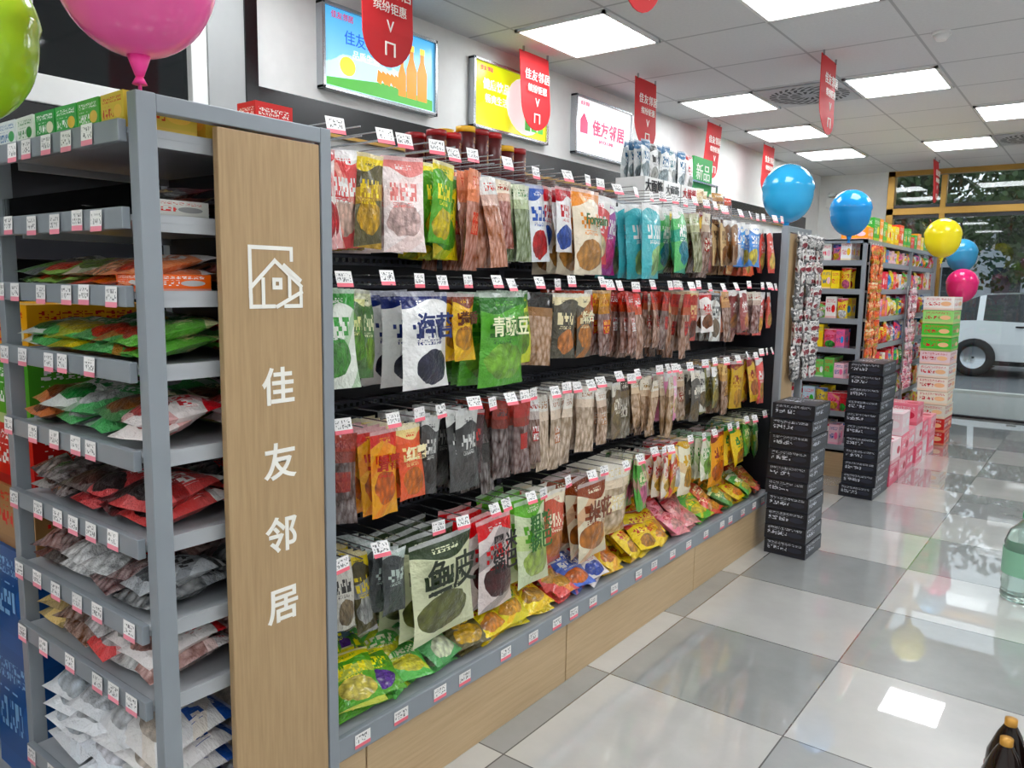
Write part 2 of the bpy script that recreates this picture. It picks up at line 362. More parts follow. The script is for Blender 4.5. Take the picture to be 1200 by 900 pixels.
# ------------------------------------------------------------------ pennants
def pennant(x,y,zt=None,rot=0):
    e=empty('hanging_pennant'); w=.15;z0=2.58;v=[];f=[]
    zt=H-.02; pts=[(-w,zt),(-w,z0)]+[(w*math.cos(math.pi+t*math.pi/14),z0+w*1.0*math.sin(math.pi+t*math.pi/14)) for t in range(1,14)]+[(w,z0),(w,zt)]
    n=len(pts)
    for s_ in (0,.004):
        for p in pts: v.append((x+s_+.012*math.sin(p[1]*9+y),y+p[0],p[1]))
    f=[tuple(range(n))[::-1],tuple(range(n,2*n))]+[(i,(i+1)%n,n+(i+1)%n,n+i) for i in range(n)]
    mesh('cloth',v,f,RED,e)
    boxes('hanging_clip',[((x-.002,y-w+.02,zt-.01),(x+.008,y-w+.03,H)),((x-.002,y+w-.03,zt-.01),(x+.008,y+w-.02,H))],CHROME,e)
    text('shop_name','佳友邻居',(x+.022,y,2.74),.066,TXTW,e); text('slogan','缤纷钜惠',(x+.022,y,2.665),.05,TXTW,e)
    text('tick','V',(x+.022,y,2.59),.07,TXTW,e)
    boxes('house_logo',[((x+.02,y-.03,2.47),(x+.023,y-.022,2.52)),((x+.02,y+.022,2.47),(x+.023,y+.03,2.52)),((x+.02,y-.03,2.52),(x+.023,y+.03,2.527))],TXTW,e)
for p in ((-2.62,2.5),(-2.93,4.03),(-2.66,4.95),(-2.88,6.6),(-2.86,7.9),(-1.5,5.1),(-1.65,9.7),(-1.38,2.5)): pennant(*p)
# ------------------------------------------------------------------ end-cap rack (near)
SH=[1.785,1.62,1.468,1.317,1.137,.953,.768,.60,.26]
def endcap(y0,y1,xa,xb,levels,wood_lo,wood_hi,top=1.85):
    e=empty('end_cap_display_rack')
    P=.035
    posts=[((xa-P,y0,0),(xa,y0+P+.005,top)),((xa-P+.01,y1-.03,0),(xa,y1,top)),((xb,y0,0),(xb+P,y0+P,top)),((xb,y1-.03,0),(xb+P,y1,top)),
           ((xa-P+.002,y0+P+.005,top-.035),(xa-.001,y1-.03,top-.001)),((xb+.001,y0+P,top-.035),(xb+P-.001,y1-.03,top-.001))]
    boxes('frame',posts,GREY,e,.002)
    bx('wood_side_panel',(xa-.022,wood_lo,.0),(xa-.003,wood_hi,top-.04),WOOD,e,.002)
    bx('back_panel',(xb+.036,y1-.03,.1),(xa-.036,y1-.02,top-.05),DARK,e)
    pl=[];rl=[]
    for z in levels:
        pl.append(((xb+.036,y0+.0,z-.012),(xa-.037,y1-.031,z)))
        pl.append(((xa-.05,y0+.05,z-.03),(xa-.038,y1-.032,z+.004))); pl.append(((xb+.037,y0+.05,z-.03),(xb+.049,y1-.032,z+.004)))
        rl.append(((xb+.037,y0-.018,z-.028),(xa-.037,y0-.001,z+.014)))
    boxes('shelf_plates',pl,LGREY,e); boxes('tag_rails',rl,GREY,e,.002)
    a=Acc()
    for z in levels:
        x=xb+.07
        while x<xa-.08:
            w=.048
            st=ST('f6f4f2','eba0ae','777777'); yy=y0-.021-R_(0,.003); dz=R_(-.003,.003); a.quad([(x-w/2,yy,z-.03+dz),(x+w/2,yy,z-.03+dz),(x+w/2,yy+.002,z+.012+dz),(x-w/2,yy+.002,z+.012+dz)],st,3)
            x+=R_(.07,.15)
    a.build('price_labels',e)
    return e
ec=endcap(.78,1.245,-1.495,-2.21,SH,.95,1.212)
Xp=-1.4975
def bar(p,q_,w):
    (y0,z0),(y1,z1)=p,q_; d=Vector((y1-y0,z1-z0)); d.normalize(); n=Vector((-d.y,d.x))*w/2; d=d*w/2
    return [(y0-d.x-n.x,z0-d.y-n.y),(y1+d.x-n.x,z1+d.y-n.y),(y1+d.x+n.x,z1+d.y+n.y),(y0-d.x+n.x,z0-d.y+n.y)]
v=[];f=[]; cy,cz=1.085,1.505; S=.07
segs=[((-.95,-.6),(-.95,.9)),((-.95,.9),(.6,.9)),((.6,.9),(.6,.55)),((-.95,-.95),(-.1,-.95)),((-.95,-.6),(-.95,-.95)),((.35,-.95),(.95,-.95)),((.95,-.95),(.95,-.4)),
((-.95,-.35),(-.05,.5)),((-.05,.5),(.95,-.3)),((-.5,-.1),(-.5,-.95)),((.5,-.05),(.5,-.6)),((-.1,-.1),(.15,-.1)),((-.1,-.1),(-.1,-.35)),((.15,-.1),(.15,-.35)),((-.1,-.35),(.15,-.35)),((.02,-.95),(.95,-.5)),((.3,.35),(.9,-.1))]
for k,s_ in enumerate(segs):
    pts=bar((cy+s_[0][0]*S,cz+s_[0][1]*S),(cy+s_[1][0]*S,cz+s_[1][1]*S),.009); b=len(v); xx=Xp+.0005+k*.00015
    v+=[(xx,p[0],p[1]) for p in pts]; f.append((b,b+1,b+2,b+3))
mesh('house_logo',v,f,TXTW,ec)
for ch,z in (('佳',1.25),('友',1.075),('邻',.90),('居',.73)):
    text('letter',ch,(Xp,1.085,z),.09,TXTW,ec,bold=.0016)
# products on end-cap
X_=Vector((1,0,0));Y_=Vector((0,1,0));Z_=Vector((0,0,1))
def lay(a,z,cols,n=4,w=(.11,.15),t=.05,layers=2,kinds=(0,0,0,1),x0=-2.165,x1=-1.54,rot=.3,gap=.15):
    for yy,hmax in ((0,.21),(.2,.2)):
        wid=x1-x0
        for L in range(layers):
            cnt=max(3,int(wid/R_(w[0]*.8,w[1]*.85)))
            for i in range(cnt):
                ww_=R_(*w); xc=x0+wid*(i+.5)/cnt+R_(-.01,.01); xc=min(max(xc,x0+ww_*.5+.022),x1-ww_*.5-.022)
                ci=cols[min(len(cols)-1,int((i+.5+R_(-.3,.3))/cnt*len(cols)))]
                k=random.choice(kinds)
                an=R_(-rot,rot)*.7; tl=R_(.02,.16)+(.08 if yy==0 else 0)
                hh=hmax*R_(.88,1.0)
                U=Vector((math.sin(an)*math.cos(tl),math.cos(an)*math.cos(tl),math.sin(tl))); R=Vector((math.cos(an),-math.sin(an),R_(-.05,.05))); R.normalize(); N=R.cross(U);N.normalize()
                ox=xc-U.x*hh/2; ox=min(max(ox,x0+ww_*.5+.015),x1-ww_*.5-.012)
                O=Vector((ox,.79+yy+R_(0,.015),z+.006+t*.38+t*.62*L+(.01 if yy else 0)))
                a.bag(O,R,U,N,ww_,min(hh,.2 if yy else .22),t*R_(.85,1.1),ST(*ci),k,6,8,.6)
a=Acc()
for i,(cA,cB,cC) in enumerate([('dfe6e2','2f6e9a','5aa36a'),('cfd6c8','2e7d3a','2e7d3a'),('2f8f45','f4f4f0','e8e0c0'),('3b9a4a','ffffff','e0c040'),('5aa84a','ffffff','e0c060'),('e0c860','c84a20','f3d070')]):
    for j in range(2):
        a.box((-2.105+i*.102,.86+j*.17,SH[0]+.037),(.096,.15,.07),ST(cA,cB,cC),2,R_(-.04,.04))
a.box((-1.6,.88,SH[1]+.02),(.09,.16,.035),ST('d8d8d0','c83028','8a8a8a'),2)
a.box((-1.6,.88,SH[2]+.02),(.09,.16,.035),ST('e8782a','ffffff','c8c8c8'),2)
a.box((-1.6,1.14,SH[0]+.001+.055),(.07,.1,.11),ST('c83028','f0f0e8','4a9a3a'),2)
a.build('tissue_cartons',ec)
sets=[
 (SH[1],[('b8323a','f0e0d0','303030'),('303030','e0c060','c03030'),('2a5090','f0f0f0','d04040'),('d8d8d8','c03030','404040'),('7a1f2a','e0d0a0','303030')],2,.024,(0,1)),
 (SH[2],[('303438','e8e8e8','5a8a3a'),('7ba040','f0f0e0','d04030'),('e0d8c8','c83030','5a7a30'),('c83028','f4e8c0','e09030'),('e08a4a','ffffff','c04020')],2,.03,(0,0,1)),
 (SH[3],[('e8e8e0','208a3a','3a8a3a'),('2f9a48','f4f4e0','e8d040'),('d8c030','1a7a3a','3a6a2a'),('2e8f3f','f0f0f0','d8482a'),('5aa83a','f6f0c0','d04a28')],2,.038,(0,)),
 (SH[4],[('c8792e','f4e8d0','7a3a1a'),('f0f0ec','1f8f4a','2a9a4a'),('27a050','ffffff','e8e8e8'),('1f6f3a','f0e8c0','8a5a2a'),('f4f0ec','d83040','d86a6a')],2,.05,(0,0,0)),
 (SH[5],[('a8a8a4','b02828','6a4a3a'),('4a3a38','e8e0d8','503028'),('c81f2a','f0f0f0','2a1a1a'),('3a2426','c82a2a','301818'),('c82020','f4f4f0','201818')],2,.05,(0,0,1)),
 (SH[6],[('3a3030','d8d0c0','8a4a3a'),('b02830','f0f0f0','6a3020'),('e8c81f','c82020','f4f4f4'),('c8a8a0','c02828','7a4a4a'),('b8bcc0','282828','606468')],2,.055,(0,1)),
 (SH[7],[('e0c890','303028','4a3a28'),('c8202a','e0d8c0','8a5a3a'),('d8202a','f4f4f4','e0d8d8'),('f2eeec','c8202a','d8d8d8'),('f2f0ee','d03038','d8a8a0')],2,.062,(0,0,1)),
 (SH[8],[('f2f4f6','2a5aa0','dce6f0'),('f2f4f6','2a4a90','e4e8ee'),('f0f4f8','2a6ab8','e8e8f0'),('f4f4f4','3a62a8','e8eaee'),('f4f0ec','2a5aa0','e8d8c8')],4,.075,(0,)),
]
for (z,cols,L,t,k) in sets:
    a2=Acc(); lay(a2,z,cols,layers=L,t=t,kinds=k,w=(.11,.15) if z>.5 else (.17,.22)); a2.build('packaged_food_bags',ec)
bx('acrylic_fence',(-2.16,.785,SH[1]),(-1.54,.788,SH[1]+.06),GLASS,ec)
# ------------------------------------------------------------------ main gondola
G0,G1=1.25,4.59; XF=-1.51; XBK=-1.87
gd=empty('snack_gondola')
bx('centre_back_panel',(XBK-.02,G0,.0),(XBK,G1,1.86),DARK,gd)
rows=[1.862,1.49,1.115,.755]
bars=[]
for z in rows: bars.append(((XBK,G0+.01,z-.015),(XBK+.02,G1-.01,z+.015)))
bars.append(((XBK,G0+.01,1.545),(XBK+.015,G1,1.575)))
for yy in (G0,2.35,3.48,G1-.03): bars.append(((XBK-.01,yy,.3),(XBK+.012,yy+.03,1.86)))
boxes('hook_bars_and_uprights',bars,plain('gunmetal','4a4c58',.4,.3),gd)
v=[];f=[]
for z in [1.56]+rows:
    y=G0+.05
    while y<G1-.05:
        b=len(v); v+=[(XBK+.021,y,z-.006),(XBK+.021,y+.012,z-.006),(XBK+.021,y+.012,z+.006),(XBK+.021,y,z+.006)]; f.append((b,b+1,b+2,b+3)); y+=.025
mesh('perforations',v,f,BLACK,gd)
bx('deck',(XBK,G0,.27),(XF-.02,G1,.285),LGREY,gd)
boxes('kickboard',[((XF-.04,s0,.0),(XF-.012,s1,.232)) for s0,s1 in ((G0,1.36),(1.365,2.36),(2.365,3.5),(3.505,G1))],KICK,gd,.002)
bx('deck_tag_rail',(XF-.02,G0,.234),(XF,G1,.298),GREY,gd,.003)
boxes('top_shelf',[((-2.12,G0,1.86),(XBK+.08,G1,1.872))],LGREY,gd)
boxes('rear_shelves',[((-2.17,G0,z),(XBK-.02,G1,z+.02)) for z in (.28,.65,1.0,1.35)]+[((-2.17,G0,0),(-2.15,G1,.28))],LGREY,gd)
W='f4f2ee'
row1=[(1.27,1.35,0,W,'cf2f38','d8505a'),(1.35,1.42,0,'d93a3a',W,'e8c8b8'),(1.42,1.5,0,'3a3a30','dcc63a','d8b040'),(1.5,1.595,0,'f6eae6','e0908a','efc8c0'),(1.6,1.70,0,'f6eae6','e0908a','efc8c0'),(1.70,1.79,0,'3f9a2c','e8dc4a','e6d23c'),(1.79,1.885,0,'e3cf3c','3c7d28','5a9a38'),
(1.89,1.95,1,'e8a080','c84a28','cb7540'),(1.95,2.03,1,W,'c84a28','d08040'),(2.03,2.12,1,'e9d8c0','a83a20','b4592e'),(2.13,2.20,1,'d8e0c0','3a7a3a','7a8f4a'),(2.20,2.30,0,'eef0f0','2b5ea8','c84040'),(2.30,2.39,0,'eef0f0','b82a3a','3a5ea8'),(2.40,2.61,0,'f4ead2','e0983a','cf9c5c','Forgain','3a6b3a'),(2.62,2.72,0,'cf2f3a',W,'e8d8b0'),(2.73,2.90,0,'9a3090',W,'c8488a'),(2.90,3.11,0,'36b0b8',W,'b8e0a0'),(3.12,3.21,0,'36a7b5',W,'e8e060'),(3.21,3.33,0,'4fae62',W,'1f8a9a'),(3.33,3.42,0,'23301f','d8c050','5a8a3a'),(3.42,3.5,1,'e0e0c0','6a8a3a','8a8a4a'),(3.5,3.58,1,'e8dcc0','8a2a20','8b5a35'),(3.58,3.66,0,'e8c83a','8a2a20','8b5a35'),(3.66,3.74,1,'30302c','c8a040','7a4f30'),(3.74,3.82,0,'7a2f2a',W,'7a4f30'),(3.82,3.9,0,'cdb48c','5a3a1a','9a6a3a'),(3.9,3.99,0,'8a6a4a',W,'9a6a3a'),(3.99,4.07,0,'4a3a2a','e0c890','a8743a'),(4.07,4.15,0,'b08a5a',W,'a8743a'),(4.15,4.23,0,'2f7fc8',W,'e8e8f0'),(4.23,4.32,0,'2f9fd8',W,'e8e8f0'),(4.32,4.4,0,'3a8ac8',W,'e0d060'),(4.4,4.5,0,'e8702e',W,'f0d080'),(4.5,4.57,0,'d8502e',W,'f0d080')]
row2=[(1.27,1.37,0,'eef0e6','3a8a3a','5a9a4a'),(1.37,1.45,0,'24582a','d8d8a0','6a9a3a'),(1.45,1.53,0,'2f6a2a','e8e8c0','86a84a'),(1.54,1.745,0,'f4f3ef','1c2f6a','2a2a40','海苔','1c2f6a'),(1.76,1.865,0,'e8c23e','7a3a1a','d8a030','蒜香','5a2a10'),(1.87,2.125,0,'5f9f3c','2f6a24','8fbf52','青豌豆','f2f0c8'),(2.13,2.22,0,'d8e04a','3a7a2a','7aa03a'),(2.24,2.33,1,'23201e','2a2420','b98a55'),(2.33,2.44,0,'1e1c1c','e8dcb8','d8955f'),(2.44,2.55,0,'2a2424','e8dcb8','c88a4a','综合','f4ecc8'),(2.56,2.62,1,'c8502a','a82a20','b8602f'),(2.62,2.68,0,'e8502a',W,'f8b04f'),(2.68,2.75,1,'e8b040','b02a20','8a4f2c'),(2.75,2.83,1,'e8c8a0','b02a20','a4653c'),(2.83,2.9,1,'c04028',W,'9a5a35'),(2.9,2.98,1,'e04838',W,'a5714a')]
y=2.98
while y<3.55: row2.append((y,y+.07,1,random.choice(['d8ccb8','c8a888','e8dcd0','c04838']),random.choice(['802020','603018']),random.choice(['a5714a','8f6540','7a4a30','b07a50']))); y+=.072
row2+=[(3.57,3.65,0,'b01f24','e8d0a0','6a3a20'),(3.65,3.74,0,W,'c02828','8a5a38'),(3.74,3.82,0,W,'28282a','7a6a58'),(3.82,3.9,0,'e8e8e4','38383a','8a7a68'),(3.9,3.98,1,'caa070','6a2a18','9a6a48'),(3.98,4.07,0,'c8702a',W,'9a6a48'),(4.07,4.15,0,'8a2a22',W,'c89060'),(4.15,4.24,1,'e8dcd0','8a2a22','a86040'),(4.24,4.33,1,'e0d8c8','b02020','8a4a38'),(4.33,4.42,0,'d8402a',W,'e0b060'),(4.42,4.5,0,'b8302a',W,'c8a060'),(4.5,4.57,0,'c8502a',W,'c8a060')]
row3=[(1.27,1.34,0,'1e1c1c','b8a890','5a3a30'),(1.34,1.42,1,'a04a3a','8a2a20','604038'),(1.425,1.53,0,'f0b01e','c8301c','e87a1c','香薯','b02010'),(1.53,1.64,0,'e8581c','f6e0a0','f0902c','红薯','fff0c0'),(1.66,1.72,0,'201e1e','d8d8d4','403834'),(1.72,1.8,0,'2a2826','e8e0c8','8a5854'),(1.8,1.89,0,'1a1a1c','e0e0dc','5a5654'),(1.89,1.98,0,'1f1c1e','b8302a','3a3432'),(1.98,2.04,1,'22201e','2a2420','4a3228'),(2.04,2.12,1,'9a4030','2a2420','5a3228'),(2.12,2.2,1,'b03a2a','b02a22','6f3a28'),(2.2,2.26,1,W,'b02a22','8a5a3c')]
y=2.26
while y<2.7: row3.append((y,y+.075,1,random.choice([W,'f4ece0']),random.choice(['b07a5a','b08868']),random.choice(['d8b898','d0ab8a','dcc0a2']))); y+=.077
row3+=[(2.72,2.79,0,'3a342e','d8d0c0','6a5a48'),(2.79,2.86,0,'6a5a48','e8e0d0','8a7a58'),(2.86,2.98,1,'4a4038','c8c0b0','7f7050')]
y=2.98
while y<3.28: row3.append((y,y+.074,1,random.choice(['efe4d0','e8d8b8']),random.choice(['a88a50','b08a50']),random.choice(['c8a070','d0a878','c49a6a']))); y+=.076
row3+=[(3.29,3.36,0,'e090b8',W,'c8a080'),(3.36,3.43,0,'e8a8c8',W,'e8d0b0'),(3.43,3.5,1,'d8c8b0','8a4a3a','b08a62'),(3.5,3.58,1,'f0e8d8','8a4a3a','c0a072'),(3.58,3.65,0,'403a34','e0d8c8','7a6a50'),(3.65,3.73,0,'e0dcd0','403a34','7a6a50'),(3.73,3.8,0,'8a8a5a','2a2a20','b0a060'),(3.8,3.88,0,'5a5a38',W,'b0a060'),(3.88,3.96,1,'d8b880','6a3a1a','a87a4a'),(3.96,4.04,1,'e8d0a0','6a3a1a','b88a5a'),(4.04,4.13,0,'c8a83a','7a1a1a','c89a4a'),(4.13,4.22,0,'b83a2a',W,'c89a4a'),(4.22,4.31,0,'9a2a24','e8d8a0','c8824a'),(4.31,4.4,0,'d8b84a','7a1a1a','c8824a'),(4.4,4.49,0,'c8442a',W,'e0b050'),(4.49,4.57,0,'3a8a3a',W,'e0b050')]
row4=[(1.27,1.34,0,'2a2826','d8d4c8','8a7a60'),(1.34,1.41,0,'d8d4c8','2a2826','8a7a60'),(1.41,1.475,0,'1e1e20','e8d23a','c8c8c4'),(1.48,1.56,0,'26282c','b8c8c0','4a5a50'),(1.57,1.87,0,'e3e7bd','2c3a22','6a6e3c','鱼皮','1e2a18'),(1.885,2.08,0,'e8e0dc','d9202c','4a1418','黑米\n锅巴','1a1414'),(2.09,2.29,0,'e6efc8','6fae3e','b8cf72','粗粮\n锅巴','2a6a24'),(2.31,2.47,0,'c8583a','f0e4c8','d89050'),(2.48,2.71,0,'f0e6c8','8a4a24','c88a4c','米花',"7a3a18"),(2.73,3.02,1,'f4ecdc','e8d8b0','dcc098'),(3.04,3.12,0,'4a9a3a','f0e8c0','d880a0'),(3.12,3.2,0,'e890a8','f0e8c0','5aa040'),(3.2,3.28,0,'f0e8d8','c8302c','e8c060'),(3.28,3.37,0,'d8302c','f0e8d8','e8c060'),(3.38,3.54,0,'f0c82a','b02020',W),(3.54,3.71,0,'f4f0d8','d8b02a','d8a850'),(3.72,3.8,0,'e8e4d0','4a8a3a','8ab050'),(3.8,3.9,0,'d8c83a','4a8a3a','8ab050'),(3.9,4.08,0,'f0a820','8a2a10','d87a20'),(4.08,4.24,0,'e8c83a','2a7a3a','c89030'),(4.24,4.33,0,'4faa34','f0e8b0','a8c840'),(4.33,4.42,0,'3f9a34','f0e8b0','a8c840'),(4.42,4.5,0,'2f8a34','f4f0d0','d8d050'),(4.5,4.57,0,'4f9a34','f4f0d0','d8d050')]
tagA=Acc(); wire=[]
for ri,(row,z) in enumerate(zip((row1,row2,row3,row4),rows)):
    a=Acc()
    for si,sl in enumerate(row):
        y0,y1,k,A,B,C=sl[:6]; yc=(y0+y1)/2
        txt=sl[6] if len(sl)>6 else None
        wf=.97 if txt or (y1-y0)>.15 else R_(.95,1.3)
        w=(y1-y0)*wf
        h=min(.32,max(.21,.17+w*.62))+R_(-.035,.03)
        if y1-y0<.09 and k==1: h=R_(.22,.3)
        if ri==0: h=min(.31,h+.03)
        if ri==3 and w>.17: h=.31
        n=random.randint(5,8) if w<.14 else 4
        t=.03 if w<.14 else .06
        ztop=z-R_(.012,.035)
        xfront=R_(-1.68,-1.56) if not txt else -1.575
        sd_=random.random(); gy=0 if (txt or w>.15) else R_(-.3,.22)
        edge=(yc-G0<.06) or (G1-yc<.06)
        if edge: gy=0
        for i in range(n):
            x=xfront-i*(.24*(1.87+xfront)/.31/n) - (0 if txt and i==0 else R_(0,.01))
            an=gy+R_(-.15,.15) if not(txt and i==0) else 0.03
            N=Vector((math.cos(an),math.sin(an),R_(-.08,.12) if not(txt and i==0) else .04)); N.normalize()
            R=Z_.cross(N).normalized(); U=N.cross(R)
            rl_=R_(-.08,.08) if not((txt and i==0) or edge) else 0
            R,U=(R*math.cos(rl_)+U*math.sin(rl_)),(U*math.cos(rl_)-R*math.sin(rl_))
            st=ST(A,B,C,.04,sd_)
            O=Vector((x,yc+(R_(-.012,.012) if i and not edge else 0),ztop))-U*h
            a.bag(O,R,U,N,w,h,t,st,k)
            if txt and i==0:
                sz=w*(.36 if ('\n' in txt or len(txt)<3) else (.27 if len(txt)<4 else .26))
                if len(txt)==2: sz=w*.4
                o=text('bag_title',txt,O+U*(h*.63)+N*(t*.62+.006),sz,plain('title_'+sl[7],sl[7],.4),None,R=R,U=U,N=N,bold=.001)
                o.parent=gd
        for hy in ((yc,) if w<.17 else (yc-w*.22,yc+w*.22)):
            wire.append(((XBK,hy-.0015,z-.002),(-1.545,hy+.0015,z+.001))); wire.append(((XBK,hy-.0015,z+.022),(-1.55,hy+.0015,z+.025)))
            tw_=.052; tx0=-1.542+R_(-.01,.01)
            if si%2==0 or w>.11 or random.random()<.4:
                tl=R_(.1,.5); yy=min(max(hy+R_(-.012,.012),G0+.035),G1-.035); sk=R_(-.012,.012); dz=R_(-.01,.01)
                tagA.quad([(tx0,yy-tw_/2,z-.012+dz),(tx0+sk,yy+tw_/2,z-.012+dz),(tx0-.04*tl+sk,yy+tw_/2,z+.028+dz),(tx0-.04*tl,yy-tw_/2,z+.028+dz)],ST('f6f3f1','f08a96','666666'),3)
    a.build('hanging_snack_bags',gd)
boxes('peg_hooks',wire,CHROME,gd)
y=G0+.06
while y<G1-.06:
    tagA.quad([(XF+.002,y,.247),(XF+.002,y+.055,.247),(XF+.002,y+.055,.287),(XF+.002,y,.287)],ST('f4f1ee','f08a96','666666'),3); y+=R_(.1,.22)
tagA.build('price_tags',gd)
deck=[(1.33,('3f9a2c','e8dc3a','f0e070')),(1.44,('2f8f35','f0e83a','6a3a9a')),(1.56,('3fa63a','f4f4d0','e8e050')),(1.7,('2a8f3a','ffffff','e0e8c0')),(1.85,('3f3a30','e0cf3a','d8b030')),(1.97,('e3d02c','b02030','e89a20')),(2.1,('e8d838','3a8a3a','e8b040')),(2.25,('ecd93a','c03028','d8a838')),(2.4,('d03a30','f4f0e0','e0b050')),(2.52,('3a6ac0','f0f0f0','e88a40')),(2.66,('e8e4e0','c8302a','3a5ab0')),(2.8,('e8c830','a02a20','d88a30')),(2.95,('e6cf38','c83828','d8a030')),(3.1,('ead43a','b03020','c89030')),(3.25,('e2c82e','c02a20','e0a030')),(3.4,('d88a98','b83a48','e8b0a8')),(3.55,('d09090','a83040','e0a8a0')),(3.7,('3f9a3a','f0e050','e8d040')),(3.85,('c8302c','f4e8c0','e0a040')),(4.0,('2f7a3a','f0e8b0','e0c040')),(4.15,('d8c02a','b02020','e09030')),(4.3,('4aa23c','f4f0d0','e0c840')),(4.45,('d83a2a','f4e0a0','e8b040'))]
a=Acc()
for i,(y,c) in enumerate(deck):
    w=.15
    for layer,(dx,dz,tl) in enumerate(((.02,.01,.35),(.0,.04,.5),(.06,.05,.6),(.11,.06,.75),(.16,.07,.9))):
        tl+=R_(-.2,.2); an=R_(-.35,.35)
        U=Vector((-math.cos(tl)*math.cos(an),math.cos(tl)*math.sin(an),math.sin(tl))); R=Vector((math.sin(an),math.cos(an),0)); N=R.cross(U)
        a.bag((XF-.035-dx,min(max(y+R_(-.03,.03),G0+.12),G1-.12),.29+dz),R,U,N,w*R_(.85,1.05),R_(.14,.18),.05,ST(*c),0)
a.build('snack_packets',gd)
# ---- goods on top of gondola
a=Acc()
for i in range(7):
    for j in range(2):
        y=2.0+i*.075; x=-1.86-j*.1; hh=.11+(.035 if i in (2,3,4) else 0)
        a.cyl((x,y,1.873),.034,hh,ST('4a1a1a','e8c080','8a3a2a'),2,18); a.cyl((x,y,1.873+hh),.035,.02,ST(['8a1a20','a82028','d8b040'][i%3],'ffffff','ffffff'))
for i in range(6):
    a.cyl((-1.92,2.62+i*.13,1.873),.03,.05,ST('4a3028','c8a060','8a5a3a'),2,14)
a.build('sauce_jars',gd)
e=empty('counter_display_box')
a=Acc()
for k,(y,c,) in enumerate(((3.5,'3a3a3a'),(3.7,'5a7a80'),(3.9,'b02a2a'))):
    a.box((-1.9,y,1.8735+.07),(.16,.185,.14),ST('ecebe8','ecebe8','dddcd8'),4)
    for j in range(4):
        a.bag((-1.85-j*.035,y-.042,1.99),Y_,Z_,X_,.09,.2,.035,ST('eef0ee','3a6a8a','a8b8bc'),0); a.bag((-1.85-j*.035,y+.046,1.99),Y_,Z_,X_,.09,.19,.035,ST('f0f0ee',c,'b8b8b0'),0)
a.build('carton_and_pouches',e)
BT=plain('black_lettering','18181a',.5)
text('carton_title','大面筋',(-1.817,3.5,1.97),.06,BT,e,bold=.001); text('carton_title_b','大面筋',(-1.817,3.7,1.97),.05,plain('grey_letter','55585a',.5),e); text('carton_title_c','大辣棒',(-1.817,3.9,1.97),.055,plain('red_letter','b82a2a',.5),e)
a=Acc()
for i in range(10):
    a.bag((-1.84+R_(-.06,0),4.07+i*.052,1.875),Vector((.3,1,0)).normalized(),Z_,Vector((1,-.3,0)).normalized(),.1,R_(.11,.15),.05,ST(random.choice(['b08a58','7a5a3a','c8b088','5a4a38','c84a2a']),'e8dcc0','8a5a30'),random.choice((0,1)))
a.box((-2.03,4.35,1.94),(.1,.14,.13),ST('2f9a50','ffffff','e8e8a0'),2)
a.build('stacked_snack_packs',gd)
e=empty('green_header_sign'); boxes('board',[((-2.0,4.3,2.03),(-1.985,4.56,2.24))],plain('sign_green','3fae57',.4),e); boxes('stand',[((-1.975,4.24,1.873),(-1.965,4.25,2.1)),((-1.975,4.6,1.873),(-1.965,4.61,2.1)),((-1.985,4.24,2.09),(-1.965,4.61,2.1))],CHROME,e); text('sign_text','新品',(-1.984,4.43,2.15),.1,TXTW,e)
# ------------------------------------------------------------------ far end cap & strips
def strips(name,x,ys,z1,z0,c1,c2,dy=.065):
    e=empty(name); a=Acc()
    for i,y in enumerate(ys):
        z=z1; xo=R_(-.008,.008)
        while z>z0:
            an=R_(-.35,.35); N=Vector((math.cos(an),math.sin(an),0)); R=Z_.cross(N)
            a.bag((x+xo,y,z-.075),R,Z_,N,dy,.085,.03,ST(*random.choice((c1,c2))),0,4,4)
            z-=.072
        a.box((x-.018,y,(z1+z0)/2),(.002,.02,z1-z0+.05),ST('dddddd','dddddd','dddddd'),4)
    a.build('packet_strips',e); return e
fe=empty('end_cap_side_panel')
boxes('frame',[((-1.56,4.6,0),(-1.52,4.635,1.85)),((-1.56,5.0,0),(-1.52,5.035,1.85)),((-1.559,4.635,1.815),(-1.521,5.0,1.849))],GREY,fe,.002)
bx('wood_panel',(-1.545,4.635,0),(-1.525,4.85,1.81),WOOD,fe)
bx('back',(-2.13,4.61,.1),(-1.565,4.63,1.81),DARK,fe)
boxes('shelves',[((-2.13,4.64,z),(-1.56,5.03,z+.015)) for z in (.28,.6,.9,1.2,1.5,1.78)],LGREY,fe)
a=Acc()
for z in (.295,.615,.915,1.215,1.515):
    for i in range(5):
        for j in range(2): a.bag((-2.06+i*.105,4.8+j*.13,z),X_,Z_,-Y_,.1,.2,.05,ST(random.choice(['c8302c','e8a820','3a8ac8','e8e4dc','e07a9a']),W,random.choice(['e0b050','6a3a20'])),0)
a.build('shelf_stock',fe)
strips('hanging_packet_strips',-1.49,[4.74,4.82,4.9,4.98,5.06,5.14],1.8,1.0,('1c1a1e','f4f0ec','e8e4e0'),('f4f0ec','1a1a1e','a83a4a'),.075)
